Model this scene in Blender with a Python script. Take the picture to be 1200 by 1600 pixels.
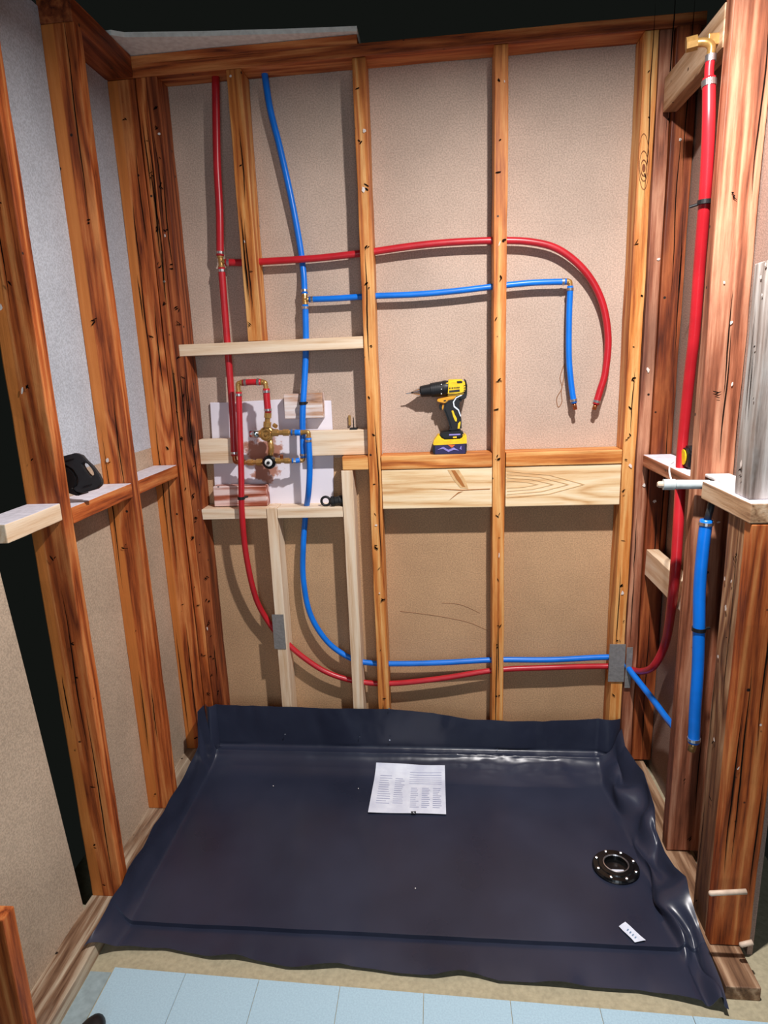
import bpy, bmesh, math, random
from mathutils import Vector, Matrix, noise
random.seed(7)
for o in list(bpy.data.objects): bpy.data.objects.remove(o)
SC = bpy.context.scene
COL = SC.collection

# ------------------------------------------------------------------ camera
F, PX, PY = 1042.3, 573.25, 828.7
CP = Vector((-.2123, -2.2628, 1.4922))
YAW, PITCH, ROLL = -.1116, -.2452, -.0430
Fv = Vector((math.sin(YAW)*math.cos(PITCH), math.cos(YAW)*math.cos(PITCH), math.sin(PITCH)))
R0 = Vector((math.cos(YAW), -math.sin(YAW), 0)); U0 = R0.cross(Fv)
Rv = math.cos(ROLL)*R0 + math.sin(ROLL)*U0
Uv = -math.sin(ROLL)*R0 + math.cos(ROLL)*U0
cd = bpy.data.cameras.new('camera'); cam = bpy.data.objects.new('camera', cd); COL.objects.link(cam)
M = Matrix((Rv, Uv, -Fv)).transposed().to_4x4(); M.translation = CP
cam.matrix_world = M
cd.sensor_fit = 'HORIZONTAL'; cd.sensor_width = 36; cd.lens = F/1200*36
cd.shift_x = (600-PX)/1200; cd.shift_y = (PY-800)/1200
cd.clip_start = .02
SC.camera = cam

def at(px, py, ax, v):
    """measured point: where the sight line of photo pixel (px, py) meets the plane ax = v"""
    d = Fv + Rv*((px-PX)/F) - Uv*((py-PY)/F)
    i = 'XYZ'.index(ax)
    return CP + d*((v-CP[i])/d[i])

# ------------------------------------------------------------------ light
SC.view_settings.view_transform = 'Standard'; SC.view_settings.look = 'None'
SC.view_settings.gamma = 1; SC.view_settings.use_curve_mapping = False
SC.view_settings.exposure = 0.0
w = bpy.data.worlds.new('world'); SC.world = w; w.use_nodes = True
w.node_tree.nodes['Background'].inputs[0].default_value = (.006, .007, .006, 1)
w.node_tree.nodes['Background'].inputs[1].default_value = 1
def area(name, loc, target, size, power, color, shape='DISK', size_y=None, spread=math.pi):
    l = bpy.data.lights.new(name, 'AREA'); l.shape = shape; l.size = size
    if size_y: l.size_y = size_y
    l.energy = power; l.color = color; l.spread = spread
    o = bpy.data.objects.new(name, l); COL.objects.link(o); o.location = loc
    o.rotation_euler = (Vector(target)-Vector(loc)).to_track_quat('-Z', 'Y').to_euler()
    return o
# round ceiling downlight above the front of the shower bay (the sharp shadows on the back wall meet here)
area('ceiling_downlight', (.15, -1.07, 2.41), (.12, -.95, 0), .055, 50, (1, .955, .94), spread=math.radians(171))
# added soft cool fill from behind the camera, its source is unseen
area('cool_rear_fill', (-.1, -3.6, 1.25), (-.4, 0, .75), 1.1, 21, (.78, .89, 1), 'RECTANGLE', 1.7)

# ------------------------------------------------------------------ materials
def S(*c):
    return tuple((x/255/12.92 if x/255 <= .04045 else ((x/255+.055)/1.055)**2.4) for x in c) + (1,)
def base(name, rough=.6, spec=.4):
    m = bpy.data.materials.new(name); m.use_nodes = True
    nt = m.node_tree; b = nt.nodes['Principled BSDF']
    b.inputs['Roughness'].default_value = rough
    b.inputs['Specular IOR Level'].default_value = spec
    return m, nt, b
def N(nt, t, **kw):
    n = nt.nodes.new(t)
    for k, v in kw.items():
        if k in n.inputs.keys(): n.inputs[k].default_value = v
        else: setattr(n, k, v)
    return n
def ramp(nt, stops, src):
    r = nt.nodes.new('ShaderNodeValToRGB'); e = r.color_ramp.elements
    e[0].position, e[0].color = stops[0]; e[1].position, e[1].color = stops[-1]
    for p, c in stops[1:-1]: x = e.new(p); x.color = c
    nt.links.new(src, r.inputs[0]); return r
def mixc(nt, a, b, fac, mode='MIX'):
    m = nt.nodes.new('ShaderNodeMix'); m.data_type = 'RGBA'; m.blend_type = mode
    for s, x in ((m.inputs[6], a), (m.inputs[7], b), (m.inputs[0], fac)):
        if isinstance(x, bpy.types.NodeSocket): nt.links.new(x, s)
        else: s.default_value = x
    return m.outputs[2]
def bump(nt, b, src, s, d):
    n = N(nt, 'ShaderNodeBump', Strength=s, Distance=d); nt.links.new(src, n.inputs['Height'])
    nt.links.new(n.outputs[0], b.inputs['Normal'])
def coords(nt, scale, rnd=True):
    tc = nt.nodes.new('ShaderNodeTexCoord'); out = tc.outputs['Object']
    if rnd:
        oi = nt.nodes.new('ShaderNodeObjectInfo'); v = nt.nodes.new('ShaderNodeVectorMath'); v.operation = 'MULTIPLY_ADD'
        nt.links.new(oi.outputs['Random'], v.inputs[0]); v.inputs[1].default_value = (7, 11, 23); nt.links.new(out, v.inputs[2]); out = v.outputs[0]
    mp = nt.nodes.new('ShaderNodeMapping'); mp.inputs['Scale'].default_value = scale
    nt.links.new(out, mp.inputs[0]); return mp.outputs[0]
def plain(name, c, rough=.5, spec=.4, metal=0, bmp=0, bs=60):
    m, nt, b = base(name, rough, spec); b.inputs['Metallic'].default_value = metal
    n = N(nt, 'ShaderNodeTexNoise', Scale=bs, Detail=4); nt.links.new(coords(nt, (1, 1, 1)), n.inputs[0])
    hi = tuple(min(1, x*1.12) for x in c[:3]) + (1,); lo = tuple(x*.86 for x in c[:3]) + (1,)
    r = ramp(nt, [(.3, lo), (.7, hi)], n.outputs[0]); nt.links.new(r.outputs[0], b.inputs['Base Color'])
    if bmp: bump(nt, b, n.outputs[0], bmp, .002)
    return m
def wood(name, dark, mid, light, axis='Z', rough=.55, knots=.5, dirt=.4, dirtc=None, holes=True, grain=1, band=None):
    m, nt, b = base(name, rough, .35); L = nt.links.new
    k = .05
    sc = {'Z': (1, 1, k), 'X': (k, 1, 1), 'Y': (1, k, 1)}[axis]
    ks = {'Z': (1, 1, .35), 'X': (.35, 1, 1), 'Y': (1, .35, 1)}[axis]
    cs = coords(nt, sc); ck = coords(nt, ks); c1 = coords(nt, (1, 1, 1))
    kn = N(nt, 'ShaderNodeTexVoronoi', Scale=3.6); L(ck, kn.inputs[0])          # a knot now and then
    kd = ramp(nt, [(.0, (1, 1, 1, 1)), (.10, (.5, .5, .5, 1)), (.26, (0, 0, 0, 1))], kn.outputs['Distance'])
    n0 = N(nt, 'ShaderNodeTexNoise', Scale=9, Detail=3); L(cs, n0.inputs[0])
    add = N(nt, 'ShaderNodeMath', operation='MULTIPLY_ADD'); L(kd.outputs[0], add.inputs[0]); add.inputs[1].default_value = .35*knots; L(n0.outputs[0], add.inputs[2])
    mul = N(nt, 'ShaderNodeMath', operation='MULTIPLY'); L(add.outputs[0], mul.inputs[0]); mul.inputs[1].default_value = 16
    fr = N(nt, 'ShaderNodeMath', operation='PINGPONG'); L(mul.outputs[0], fr.inputs[0]); fr.inputs[1].default_value = 1
    n1 = N(nt, 'ShaderNodeTexNoise', Scale=140, Detail=5, Roughness=.7); L(cs, n1.inputs[0])
    sm = N(nt, 'ShaderNodeMath', operation='MULTIPLY_ADD'); L(n1.outputs[0], sm.inputs[0]); sm.inputs[1].default_value = .9; 
    f2 = N(nt, 'ShaderNodeMath', operation='MULTIPLY'); L(fr.outputs[0], f2.inputs[0]); f2.inputs[1].default_value = .5*grain; L(f2.outputs[0], sm.inputs[2])
    r = ramp(nt, [(.34, dark), (.66, mid), (1, light)], sm.outputs[0])
    col = r.outputs[0]
    n2 = N(nt, 'ShaderNodeTexNoise', Scale=5, Detail=6, Roughness=.65); L(coords(nt, tuple(.3+.7*s for s in sc)), n2.inputs[0])
    dr = ramp(nt, [(.48, (0, 0, 0, 1)), (.68, (dirt, dirt, dirt, 1))], n2.outputs[0])
    col = mixc(nt, col, dirtc or tuple(x*.85 for x in dark[:3])+(1,), dr.outputs[0])
    kc = ramp(nt, [(.0, (1, 1, 1, 1)), (.045, (.9, .9, .9, 1)), (.07, (0, 0, 0, 1))], kn.outputs['Distance'])
    kf = N(nt, 'ShaderNodeMath', operation='MULTIPLY'); L(kc.outputs[0], kf.inputs[0]); kf.inputs[1].default_value = min(1, knots)
    col = mixc(nt, col, tuple(x*.35 for x in dark[:3])+(1,), kf.outputs[0])
    if band:
        tc = nt.nodes.new('ShaderNodeTexCoord'); sp = nt.nodes.new('ShaderNodeSeparateXYZ'); L(tc.outputs['Object'], sp.inputs[0])
        ml = N(nt, 'ShaderNodeMath', operation='MULTIPLY_ADD'); L(n0.outputs[0], ml.inputs[0]); ml.inputs[1].default_value = .03; L(sp.outputs[0], ml.inputs[2])
        bd = ramp(nt, [(0, (1, 1, 1, 1)), (.004, (0, 0, 0, 1))], ml.outputs[0])
        sf = N(nt, 'ShaderNodeMath', operation='MULTIPLY'); L(bd.outputs[0], sf.inputs[0]); sf.inputs[1].default_value = .75
        col = mixc(nt, col, band, sf.outputs[0])
    hv = n1.outputs[0]
    if holes:
        v = N(nt, 'ShaderNodeTexVoronoi', Scale=17); L(c1, v.inputs[0])
        hr = ramp(nt, [(.055, (1, 1, 1, 1)), (.085, (0, 0, 0, 1))], v.outputs['Distance'])
        sep = nt.nodes.new('ShaderNodeSeparateColor'); L(v.outputs['Color'], sep.inputs[0])
        gt = N(nt, 'ShaderNodeMath', operation='GREATER_THAN'); L(sep.outputs[0], gt.inputs[0]); gt.inputs[1].default_value = .45
        hm = N(nt, 'ShaderNodeMath', operation='MULTIPLY'); L(hr.outputs[0], hm.inputs[0]); L(gt.outputs[0], hm.inputs[1])
        col = mixc(nt, col, (.012, .006, .004, 1), hm.outputs[0])
    L(col, b.inputs['Base Color'])
    bump(nt, b, hv, .35, .002)
    return m
OR = (S(96, 36, 12), S(184, 92, 40), S(222, 142, 80))
RD = (S(66, 24, 10), S(134, 62, 28), S(180, 100, 54))
OX = {a: wood('old_orange_pine_'+a.lower(), *OR, axis=a) for a in 'XYZ'}
OH = {a: wood('honey_pine_'+a.lower(), S(150, 72, 24), S(212, 132, 62), S(238, 182, 112), axis=a, dirt=.45) for a in 'XZ'}
LW = wood('two_tone_stud', *OR, axis='Z', band=S(216, 132, 62), dirt=.5, knots=.8)
RX = {a: wood('old_red_pine_'+a.lower(), *RD, axis=a, dirt=.6, knots=.8) for a in 'YZ'}
PK = {a: wood('dusty_pink_pine_'+a.lower(), S(92, 46, 28), S(158, 94, 66), S(204, 146, 114), axis=a, dirt=.6, dirtc=S(96, 62, 50)) for a in 'YZ'}
BR = wood('brown_weathered_pine', S(78, 46, 30), S(140, 94, 62), S(190, 150, 112), axis='Z', dirt=.6)
NP = {a: wood('new_pale_pine_'+a.lower(), S(214, 178, 140), S(236, 212, 182), S(246, 230, 206), axis=a, dirt=.12, dirtc=S(205, 165, 120), knots=.15, holes=False, grain=.8) for a in 'XYZ'}
NB = wood('new_wide_pine', S(204, 152, 96), S(238, 206, 158), S(250, 228, 190), axis='X', dirt=.15, dirtc=S(210, 150, 90), knots=.7, holes=False, grain=1.1)
WB = {a: wood('weathered_block_'+a.lower(), S(128, 92, 64), S(186, 148, 112), S(216, 186, 154), axis=a, dirt=.4, dirtc=S(120, 88, 64)) for a in 'XY'}
SCR = wood('splintered_red_scrap', S(96, 36, 20), S(176, 96, 70), S(240, 214, 208), axis='X', dirt=.7, dirtc=S(110, 50, 34), grain=1.3)
PLS = wood('plaster_smeared_plate', S(84, 54, 36), S(138, 108, 84), S(196, 180, 156), axis='Y', dirt=.6, dirtc=S(190, 180, 160), knots=.1)

def kraft(name, cu, cl=None, zs=None, bs=220, patch=None, rough=.75):
    m, nt, b = base(name, rough, .25); L = nt.links.new
    c = coords(nt, (1, 1, 1), False)
    n = N(nt, 'ShaderNodeTexNoise', Scale=3.2, Detail=6, Roughness=.6); L(c, n.inputs[0])
    def two(cc): return ramp(nt, [(.3, tuple(x*.86 for x in cc[:3])+(1,)), (.72, tuple(min(1, x*1.10) for x in cc[:3])+(1,))], n.outputs[0]).outputs[0]
    col = two(cu)
    if cl:
        sep = nt.nodes.new('ShaderNodeSeparateXYZ'); L(c, sep.inputs[0])
        g = N(nt, 'ShaderNodeMath', operation='GREATER_THAN'); L(sep.outputs[2], g.inputs[0]); g.inputs[1].default_value = zs
        col = mixc(nt, two(cl), col, g.outputs[0])
    f = N(nt, 'ShaderNodeTexNoise', Scale=bs, Detail=3); L(c, f.inputs[0])
    fr = ramp(nt, [(.38, (.74, .74, .74, 1)), (.62, (1, 1, 1, 1))], f.outputs[0])
    col = mixc(nt, col, fr.outputs[0], 1.0, 'MULTIPLY')
    if patch:
        p = N(nt, 'ShaderNodeTexNoise', Scale=7, Detail=5); L(c, p.inputs[0])
        pr = ramp(nt, [(.54, (0, 0, 0, 1)), (.60, (1, 1, 1, 1))], p.outputs[0])
        col = mixc(nt, col, patch, pr.outputs[0])
    L(col, b.inputs['Base Color']); bump(nt, b, f.outputs[0], .5, .0016)
    return m
KBACK = kraft('kraft_paper_back', S(208, 184, 166), S(208, 168, 128), 1.17)
KLEFT = kraft('kraft_paper_left', S(206, 214, 224), S(204, 182, 158), 1.235)
KRIGHT = kraft('kraft_paper_right', S(170, 142, 128))
WPAN = kraft('white_painted_panel', S(232, 228, 234), bs=120)
def white_panel_mat():
    m, nt, b = base('torn_white_panel', .7, .25); L = nt.links.new
    c = coords(nt, (1, 1, 1), False)
    n = N(nt, 'ShaderNodeTexNoise', Scale=7, Detail=7, Roughness=.6); L(c, n.inputs[0])
    g = N(nt, 'ShaderNodeVectorMath', operation='DISTANCE'); L(c, g.inputs[0]); g.inputs[1].default_value = (-.83, .08, 1.15)
    s = N(nt, 'ShaderNodeMath', operation='MULTIPLY_ADD'); L(g.outputs['Value'], s.inputs[0]); s.inputs[1].default_value = 1.6; L(n.outputs[0], s.inputs[2])
    r = ramp(nt, [(.55, S(178, 126, 108)), (.575, S(205, 170, 162)), (.60, S(234, 230, 240))], s.outputs[0])
    L(r.outputs[0], b.inputs['Base Color']); bump(nt, b, n.outputs[0], .4, .002); return m
TORN = white_panel_mat()
CEIL = plain('ceiling_white', S(246, 244, 234), .8, .2, bmp=.3)
TILE, nt, b = base('pale_blue_vinyl_tile', .45, .4)
n = N(nt, 'ShaderNodeTexNoise', Scale=240, Detail=3); nt.links.new(coords(nt, (1, 1, 1), False), n.inputs[0])
r = ramp(nt, [(.35, S(166, 196, 212)), (.65, S(178, 208, 222))], n.outputs[0]); nt.links.new(r.outputs[0], b.inputs['Base Color'])
SUB = plain('tan_adhesive_floor', S(176, 166, 138), .85, .2, bmp=.5, bs=90)
GAP = plain('dark_void', S(18, 18, 16), .9, .1)
def liner_mat():
    m, nt, b = base('navy_pvc_liner', .36, .5); L = nt.links.new
    c = coords(nt, (1, 1, 1), False)
    n = N(nt, 'ShaderNodeTexNoise', Scale=2.5, Detail=5); L(c, n.inputs[0])
    r = ramp(nt, [(.3, S(36, 40, 56)), (.7, S(50, 55, 74))], n.outputs[0]); L(r.outputs[0], b.inputs['Base Color'])
    rr = ramp(nt, [(.3, (.26, .26, .26, 1)), (.7, (.36, .36, .36, 1))], n.outputs[0]); L(rr.outputs[0], b.inputs['Roughness'])
    w_ = N(nt, 'ShaderNodeTexNoise', Scale=5, Detail=3); L(coords(nt, (1, .35, 1), False), w_.inputs[0])
    bump(nt, b, w_.outputs[0], .35, .02); return m
LINER = liner_mat()
RED = plain('red_pex', S(190, 34, 44), .32, .5, bs=15)
REDB = plain('red_pex_faded', S(206, 52, 70), .36, .5, bs=15)
BLUE = plain('blue_pex', S(8, 118, 226), .34, .5, bs=15)
STEEL = plain('crimp_steel', S(205, 200, 200), .28, .5, metal=.9)
BRASS = plain('brass', S(190, 146, 84), .3, .6, metal=.55, bs=120)
COPPER = plain('copper_fitting', S(170, 100, 62), .35, .5, metal=.8)
CHROME = plain('bright_steel', S(215, 225, 232), .2, .5, metal=1)
BLACK = plain('black_plastic', S(24, 24, 26), .45, .4)
DGREY = plain('charcoal_plastic', S(46, 47, 50), .5, .4)
YEL = plain('yellow_plastic', S(246, 202, 26), .4, .4)
YELD = plain('amber_plastic', S(226, 160, 30), .4, .4)
PURP = plain('battery_side_navy', S(44, 36, 84), .4, .4)
LAV = plain('printed_lavender', S(150, 140, 210), .5, .3)
WHT = plain('white_plastic', S(232, 232, 230), .5, .3)
GREYP = plain('grey_pvc', S(190, 202, 204), .5, .3)
CREAM = plain('cream_rod', S(214, 190, 168), .45, .4)
TAPE = plain('duct_tape', S(128, 126, 124), .45, .5, bmp=.6, bs=110)
PAPER = plain('white_paper', S(226, 232, 250), .7, .2, bs=20)
INK = plain('pale_print', S(140, 146, 184), .7, .2)
INKB = plain('label_print', S(120, 150, 180), .7, .2)
SCUFF = plain('scuff_mark', S(150, 110, 82), .8, .1)
WHSC = plain('plaster_smear', S(226, 220, 220), .8, .1, bmp=.5)
ABS = plain('black_abs', S(16, 17, 18), .22, .55)

# ------------------------------------------------------------------ object helpers
def link(name, me, mat, parent=None):
    o = bpy.data.objects.new(name, me); COL.objects.link(o)
    if mat: me.materials.append(mat)
    if parent: o.parent = parent
    return o
def tag(o, label=None, cat=None, group=None, kind=None):
    if label: o['label'] = label
    if cat: o['category'] = cat
    if group: o['group'] = group
    if kind: o['kind'] = kind
    return o
def empty(name, loc, label, cat, group=None):
    o = bpy.data.objects.new(name, None); COL.objects.link(o); o.location = loc; o.empty_display_size = .02
    return tag(o, label, cat, group)
def fin(bm, name, mat, parent=None, smooth=False, origin=None):
    bmesh.ops.recalc_face_normals(bm, faces=bm.faces)
    vs = [v.co.copy() for v in bm.verts]
    if parent is not None:
        off = parent_world(parent)
        c = Vector((0, 0, 0)); bmesh.ops.translate(bm, verts=bm.verts, vec=-off)
    else:
        if origin is None:
            lo = Vector([min(v[i] for v in vs) for i in range(3)]); hi = Vector([max(v[i] for v in vs) for i in range(3)])
            origin = Vector(((lo.x+hi.x)/2, (lo.y+hi.y)/2, lo.z))
        bmesh.ops.translate(bm, verts=bm.verts, vec=-Vector(origin))
    me = bpy.data.meshes.new(name); bm.to_mesh(me); bm.free()
    if smooth:
        for p in me.polygons: p.use_smooth = True
    o = link(name, me, mat, parent)
    if parent is None: o.location = origin
    return o
def parent_world(p):
    v = Vector(p.location)
    while p.parent: p = p.parent; v = v + Vector(p.location)
    return v
def boxbm(lo, hi, bev=.002, rough=0, axis=2, seg=.06, bm=None, seed=0, lean=None):
    """box from lo to hi, cut along its long axis and roughened like sawn timber"""
    own = bm is None
    bm = bm or bmesh.new()
    lo, hi = Vector(lo), Vector(hi)
    r = bmesh.ops.create_cube(bm, size=1); vs = r['verts']
    for v in vs:
        v.co = Vector([(lo[i]+hi[i])/2 + v.co[i]*(hi[i]-lo[i]) for i in range(3)])
    es = set(e for v in vs for e in v.link_edges)
    if rough:
        n = max(2, int((hi[axis]-lo[axis])/seg))
        ee = [e for e in es if abs((e.verts[0].co-e.verts[1].co)[axis]) > 1e-6]
        bmesh.ops.subdivide_edges(bm, edges=ee, cuts=n, use_grid_fill=True)
    if bev:
        ee = []
        for e in bm.edges if own else [e for e in bm.edges if e.verts[0] in vs]:
            if len(e.link_faces) == 2 and e.calc_face_angle(0) > .5: ee.append(e)
        bmesh.ops.bevel(bm, geom=ee, offset=bev, segments=2, affect='EDGES', profile=.6)
    if rough:
        s = Vector((seed*3.1+lo.x*9, lo.y*7, lo.z*5))
        for v in bm.verts:
            q = v.co.copy(); q2 = q.copy(); q2[axis] *= .9
            v.co += rough*(noise.noise_vector(q2*6+s)*.7 + noise.noise_vector(q*26+s)*.4)
    if lean:
        for v in bm.verts:
            t = (v.co[axis]-lo[axis])/(hi[axis]-lo[axis]); v.co += Vector(lean)*t
    return bm
def board(name, lo, hi, mat, label=None, cat='board', group=None, axis=2, rough=.002, bev=.0025, parent=None, lean=None, kind=None):
    bm = boxbm(lo, hi, bev, rough, axis, seed=random.random()*9, lean=lean)
    o = fin(bm, name, mat, parent)
    return tag(o, label, cat, group, kind) if not parent else o
def catmull(pts, n=10):
    P = [Vector(p) for p in pts]; P = [P[0]*2-P[1]]+P+[P[-1]*2-P[-2]]; out = []
    for i in range(1, len(P)-2):
        a, b, c, d = P[i-1:i+3]
        for k in range(n):
            t = k/n; out.append(.5*((2*b)+(c-a)*t+(2*a-5*b+4*c-d)*t*t+(3*b-a-3*c+d)*t**3))
    out.append(P[-2]); return out
def tubebm(path, rad, seg=14, bm=None, cap=True):
    bm = bm or bmesh.new(); rings = []
    up = Vector((.13, .9, .31)); prev = None
    for i, p in enumerate(path):
        t = (path[min(i+1, len(path)-1)]-path[max(i-1, 0)]).normalized()
        a = (prev if prev is not None else up.cross(t)); a = (a-t*a.dot(t)).normalized(); b = t.cross(a); prev = a
        r = rad(i/(len(path)-1)) if callable(rad) else rad
        rings.append([bm.verts.new(p+(a*math.cos(2*math.pi*k/seg)+b*math.sin(2*math.pi*k/seg))*r) for k in range(seg)])
    for A, B in zip(rings, rings[1:]):
        for k in range(seg): bm.faces.new((A[k], A[(k+1) % seg], B[(k+1) % seg], B[k]))
    if cap: bm.faces.new(rings[0][::-1]); bm.faces.new(rings[-1])
    return bm
def lathe(p0, p1, prof, seg=24, bm=None):
    """prof: list of (t along p0-p1 in metres, radius)"""
    bm = bm or bmesh.new(); d = (Vector(p1)-Vector(p0)).normalized()
    a = d.orthogonal().normalized(); b = d.cross(a); rings = []
    for t, r in prof:
        c = Vector(p0)+d*t
        rings.append([bm.verts.new(c+(a*math.cos(2*math.pi*k/seg)+b*math.sin(2*math.pi*k/seg))*max(r, 1e-5)) for k in range(seg)])
    for A, B in zip(rings, rings[1:]):
        for k in range(seg): bm.faces.new((A[k], A[(k+1) % seg], B[(k+1) % seg], B[k]))
    bm.faces.new(rings[0][::-1]); bm.faces.new(rings[-1]); return bm
def extr(poly, d, bev=.002, bm=None, holes=()):
    """flat outline (3-D points) pushed along vector d, edges rounded"""
    bm = bm or bmesh.new(); d = Vector(d)
    vs = [bm.verts.new(Vector(p)) for p in poly]
    if not holes:
        f = bm.faces.new(vs); fs = [f]
    else:
        es = [bm.edges.new((vs[i], vs[(i+1) % len(vs)])) for i in range(len(vs))]
        for h in holes:
            hv = [bm.verts.new(Vector(p)) for p in h]; es += [bm.edges.new((hv[i], hv[(i+1) % len(hv)])) for i in range(len(hv))]
        r = bmesh.ops.triangle_fill(bm, edges=es, use_beauty=True); fs = [g for g in r['geom'] if isinstance(g, bmesh.types.BMFace)]
    r = bmesh.ops.extrude_face_region(bm, geom=fs)
    nv = [g for g in r['geom'] if isinstance(g, bmesh.types.BMVert)]
    bmesh.ops.translate(bm, verts=nv, vec=d)
    bmesh.ops.recalc_face_normals(bm, faces=bm.faces)
    if bev:
        ee = [e for e in bm.edges if len(e.link_faces) == 2 and e.calc_face_angle(0) > .6]
        bmesh.ops.bevel(bm, geom=ee, offset=bev, segments=2, affect='EDGES', clamp_overlap=True)
    return bm
def rect(x0, x1, z0, z1, y): return [Vector((x0, y, z0)), Vector((x1, y, z0)), Vector((x1, y, z1)), Vector((x0, y, z1))]

# ================================================================== STRUCTURE
XL, XR, D = -1.129, .45, .089            # stud faces of the left and right walls, stud depth
YB = .091                                # face of the kraft paper behind the back studs
def slab(name, lo, hi, mat, bev=0): return tag(fin(boxbm(lo, hi, bev), name, mat, origin=(0, 0, 0)), kind='structure')
slab('wall_back', (XL-.12, YB, 0), (.62, YB+.013, 2.40), KBACK)
slab('wall_right', (.545, -.80, 0), (.558, YB, 2.36), KRIGHT)
slab('floor', (-1.36, -1.35, -.03), (.75, .10, 0), SUB)
# left wall: one sheet up to the second stud, then an open gap and the next sheet
slab('wall_left', (-1.233, -.712, 0), (-1.22, .10, 2.42), KLEFT)
bm = extr([(-1.22, -.80, .04), (-1.22, -1.22, .04), (-1.22, -1.22, 1.16), (-1.22, -.90, 1.16), (-1.22, -.865, .8)], (-.013, 0, 0), 0)
tag(fin(bm, 'wall_left_front', KLEFT, origin=(0, 0, 0)), kind='structure')
bm = extr([(-1.25, .10, 2.441), (-.43, .10, 2.441), (-.43, -.012, 2.441), (-.62, -.035, 2.441), (-.9, -.075, 2.441), (-1.10, -.11, 2.441), (-1.13, -.13, 2.441), (-1.25, -.13, 2.441)], (0, 0, .013), 0)
tag(fin(bm, 'ceiling', CEIL, origin=(0, 0, 0)), kind='structure')

# vinyl tiles in front of the liner (grout lines are real gaps)
xs = [-1.066, -.873, -.68, -.474, -.268, -.062, .144, .35, .556]
for i in range(len(xs)-1):
    yb = lambda x: -.941-.028*(x+1.06)
    g = .0008
    x0, x1 = xs[i]+g, xs[i+1]-g
    for k, (ya, yc) in enumerate(((0, -.205), (-.209, -.40))):
        p = [(x0, yb(x0)+ya, 0), (x1, yb(x1)+ya, 0), (x1, yb(x1)+yc, 0), (x0, yb(x0)+yc, 0)]
        bmt = extr(p, (0, 0, .004), .0008)
        o = fin(bmt, 'floor_tile', TILE, origin=(0, 0, 0))
        tag(o, kind='structure')
slab('floor_strip', (-1.125, -1.35, 0), (-1.069, -.955, .002), plain('blue_grey_paint', S(150, 168, 172), .6))

# sole plates
board('trim_1', (-1.222, -1.25, 0), (-1.127, .09, .042), PLS, axis=1, cat=None, kind='structure', rough=.003)
board('trim_2', (.440, -.93, 0), (.52, .09, .036), wood('brown_plate', S(78, 52, 36), S(132, 98, 72), S(184, 152, 122), axis='Y', dirt=.4), axis=1, cat=None, kind='structure', rough=.003)
board('trim_3', (-1.10, .0, 0), (.43, .089, .04), RX['Y'], axis=0, cat=None, kind='structure', rough=.001)

# ================================================================== STUDS AND PLATES
board('top_plate', (-1.22, .0, 2.379), (.56, .089, 2.414), OX['X'], 'long horizontal orange-brown top plate that every back wall stud meets', 'beam', axis=0)
board('top_plate', (-1.22, .002, 2.4145), (-.432, .089, 2.439), OX['X'], 'shorter upper top plate under the white ceiling edge, back wall left half', 'beam', axis=0)
board('top_plate', (-1.224, -.36, 2.379), (-1.132, -.003, 2.439), RX['Y'], 'reddish top plate of the left wall running toward the back corner', 'beam', axis=1)
G = 'wall studs of the open shower framing'
MARK = plain('nail_mark_black', S(20, 12, 8), .9, .1); CHIP = plain('paint_chip', S(226, 214, 205), .8, .1)
def stud(lo, hi, mat, label, marks=0, side='y', cracks=0, chips=0, **k):
    """a sawn stud; nail nicks, splits and paint chips are cut into the same mesh on its room-side face"""
    bm = boxbm(lo, hi, .003, .0028, 2, seed=random.random()*9)
    def tri(pts, mi):
        f = bm.faces.new([bm.verts.new(p) for p in pts]); f.material_index = mi
    a0, a1 = (lo[0], hi[0]) if side == 'y' else (lo[1], hi[1])
    def P(a, z, d=.0): return Vector((a, lo[1]-.0032-d, z)) if side == 'y' else Vector(((hi[0]+.0032+d) if side == 'x' else (lo[0]-.0032-d), a, z))
    def blob(a, z, r1, r2, ang, mi, n=7):
        pts = []
        for q in range(n):
            t = 2*math.pi*q/n; rr = random.uniform(.6, 1.15)
            u, v = r1*rr*math.cos(t), r2*rr*math.sin(t)
            pts.append(P(a+u*math.cos(ang)-v*math.sin(ang), z+u*math.sin(ang)+v*math.cos(ang)))
        tri(pts, mi)
    z = lo[2]+.05
    while marks and z < hi[2]-.04:
        a = lerp_(a0, a1, random.uniform(.3, .7))
        for q in range(random.choice((1, 1, 2, 3))):
            blob(a+random.uniform(-.006, .006), z+random.uniform(-.009, .009), random.uniform(.004, .010), random.uniform(.0012, .003), random.uniform(-1.2, 1.2), 1)
        z += random.uniform(.07, .20)/marks
    for q in range(cracks):
        a = lerp_(a0, a1, random.uniform(.15, .85)); z = random.uniform(lo[2], hi[2]-.3); L_ = random.uniform(.15, .6); n = 14
        A = []; B = []
        for t in range(n+1):
            zz = z+L_*t/n; aa = a+.006*noise.noise(Vector((zz*5, q*3.3, 1)))+.0012*noise.noise(Vector((zz*40, q, 2))); w_ = .0017*math.sin(math.pi*t/n)
            A.append(bm.verts.new(P(aa-w_, zz))); B.append(bm.verts.new(P(aa+w_, zz)))
        for t in range(n): f = bm.faces.new((A[t], B[t], B[t+1], A[t+1])); f.material_index = 1
    for q in range(chips): blob(lerp_(a0, a1, random.uniform(.2, .8)), random.uniform(max(lo[2], .5), hi[2]), random.uniform(.002, .006), random.uniform(.003, .010), random.uniform(-.5, .5), 2, 9)
    me_o = fin(bm, 'wall_stud', mat); me_o.data.materials.append(MARK); me_o.data.materials.append(CHIP)
    return tag(me_o, label, 'stud', G)
def lerp_(a, b, t): return a+(b-a)*t
Z0, Z1 = .042, 2.378
stud((XL+.002, 0, Z0), (-1.094, .089, Z1), OX['Z'], 'dark red-brown corner stud in the back left corner, its left half of the pair', marks=1, cracks=7, chips=1)
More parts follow.
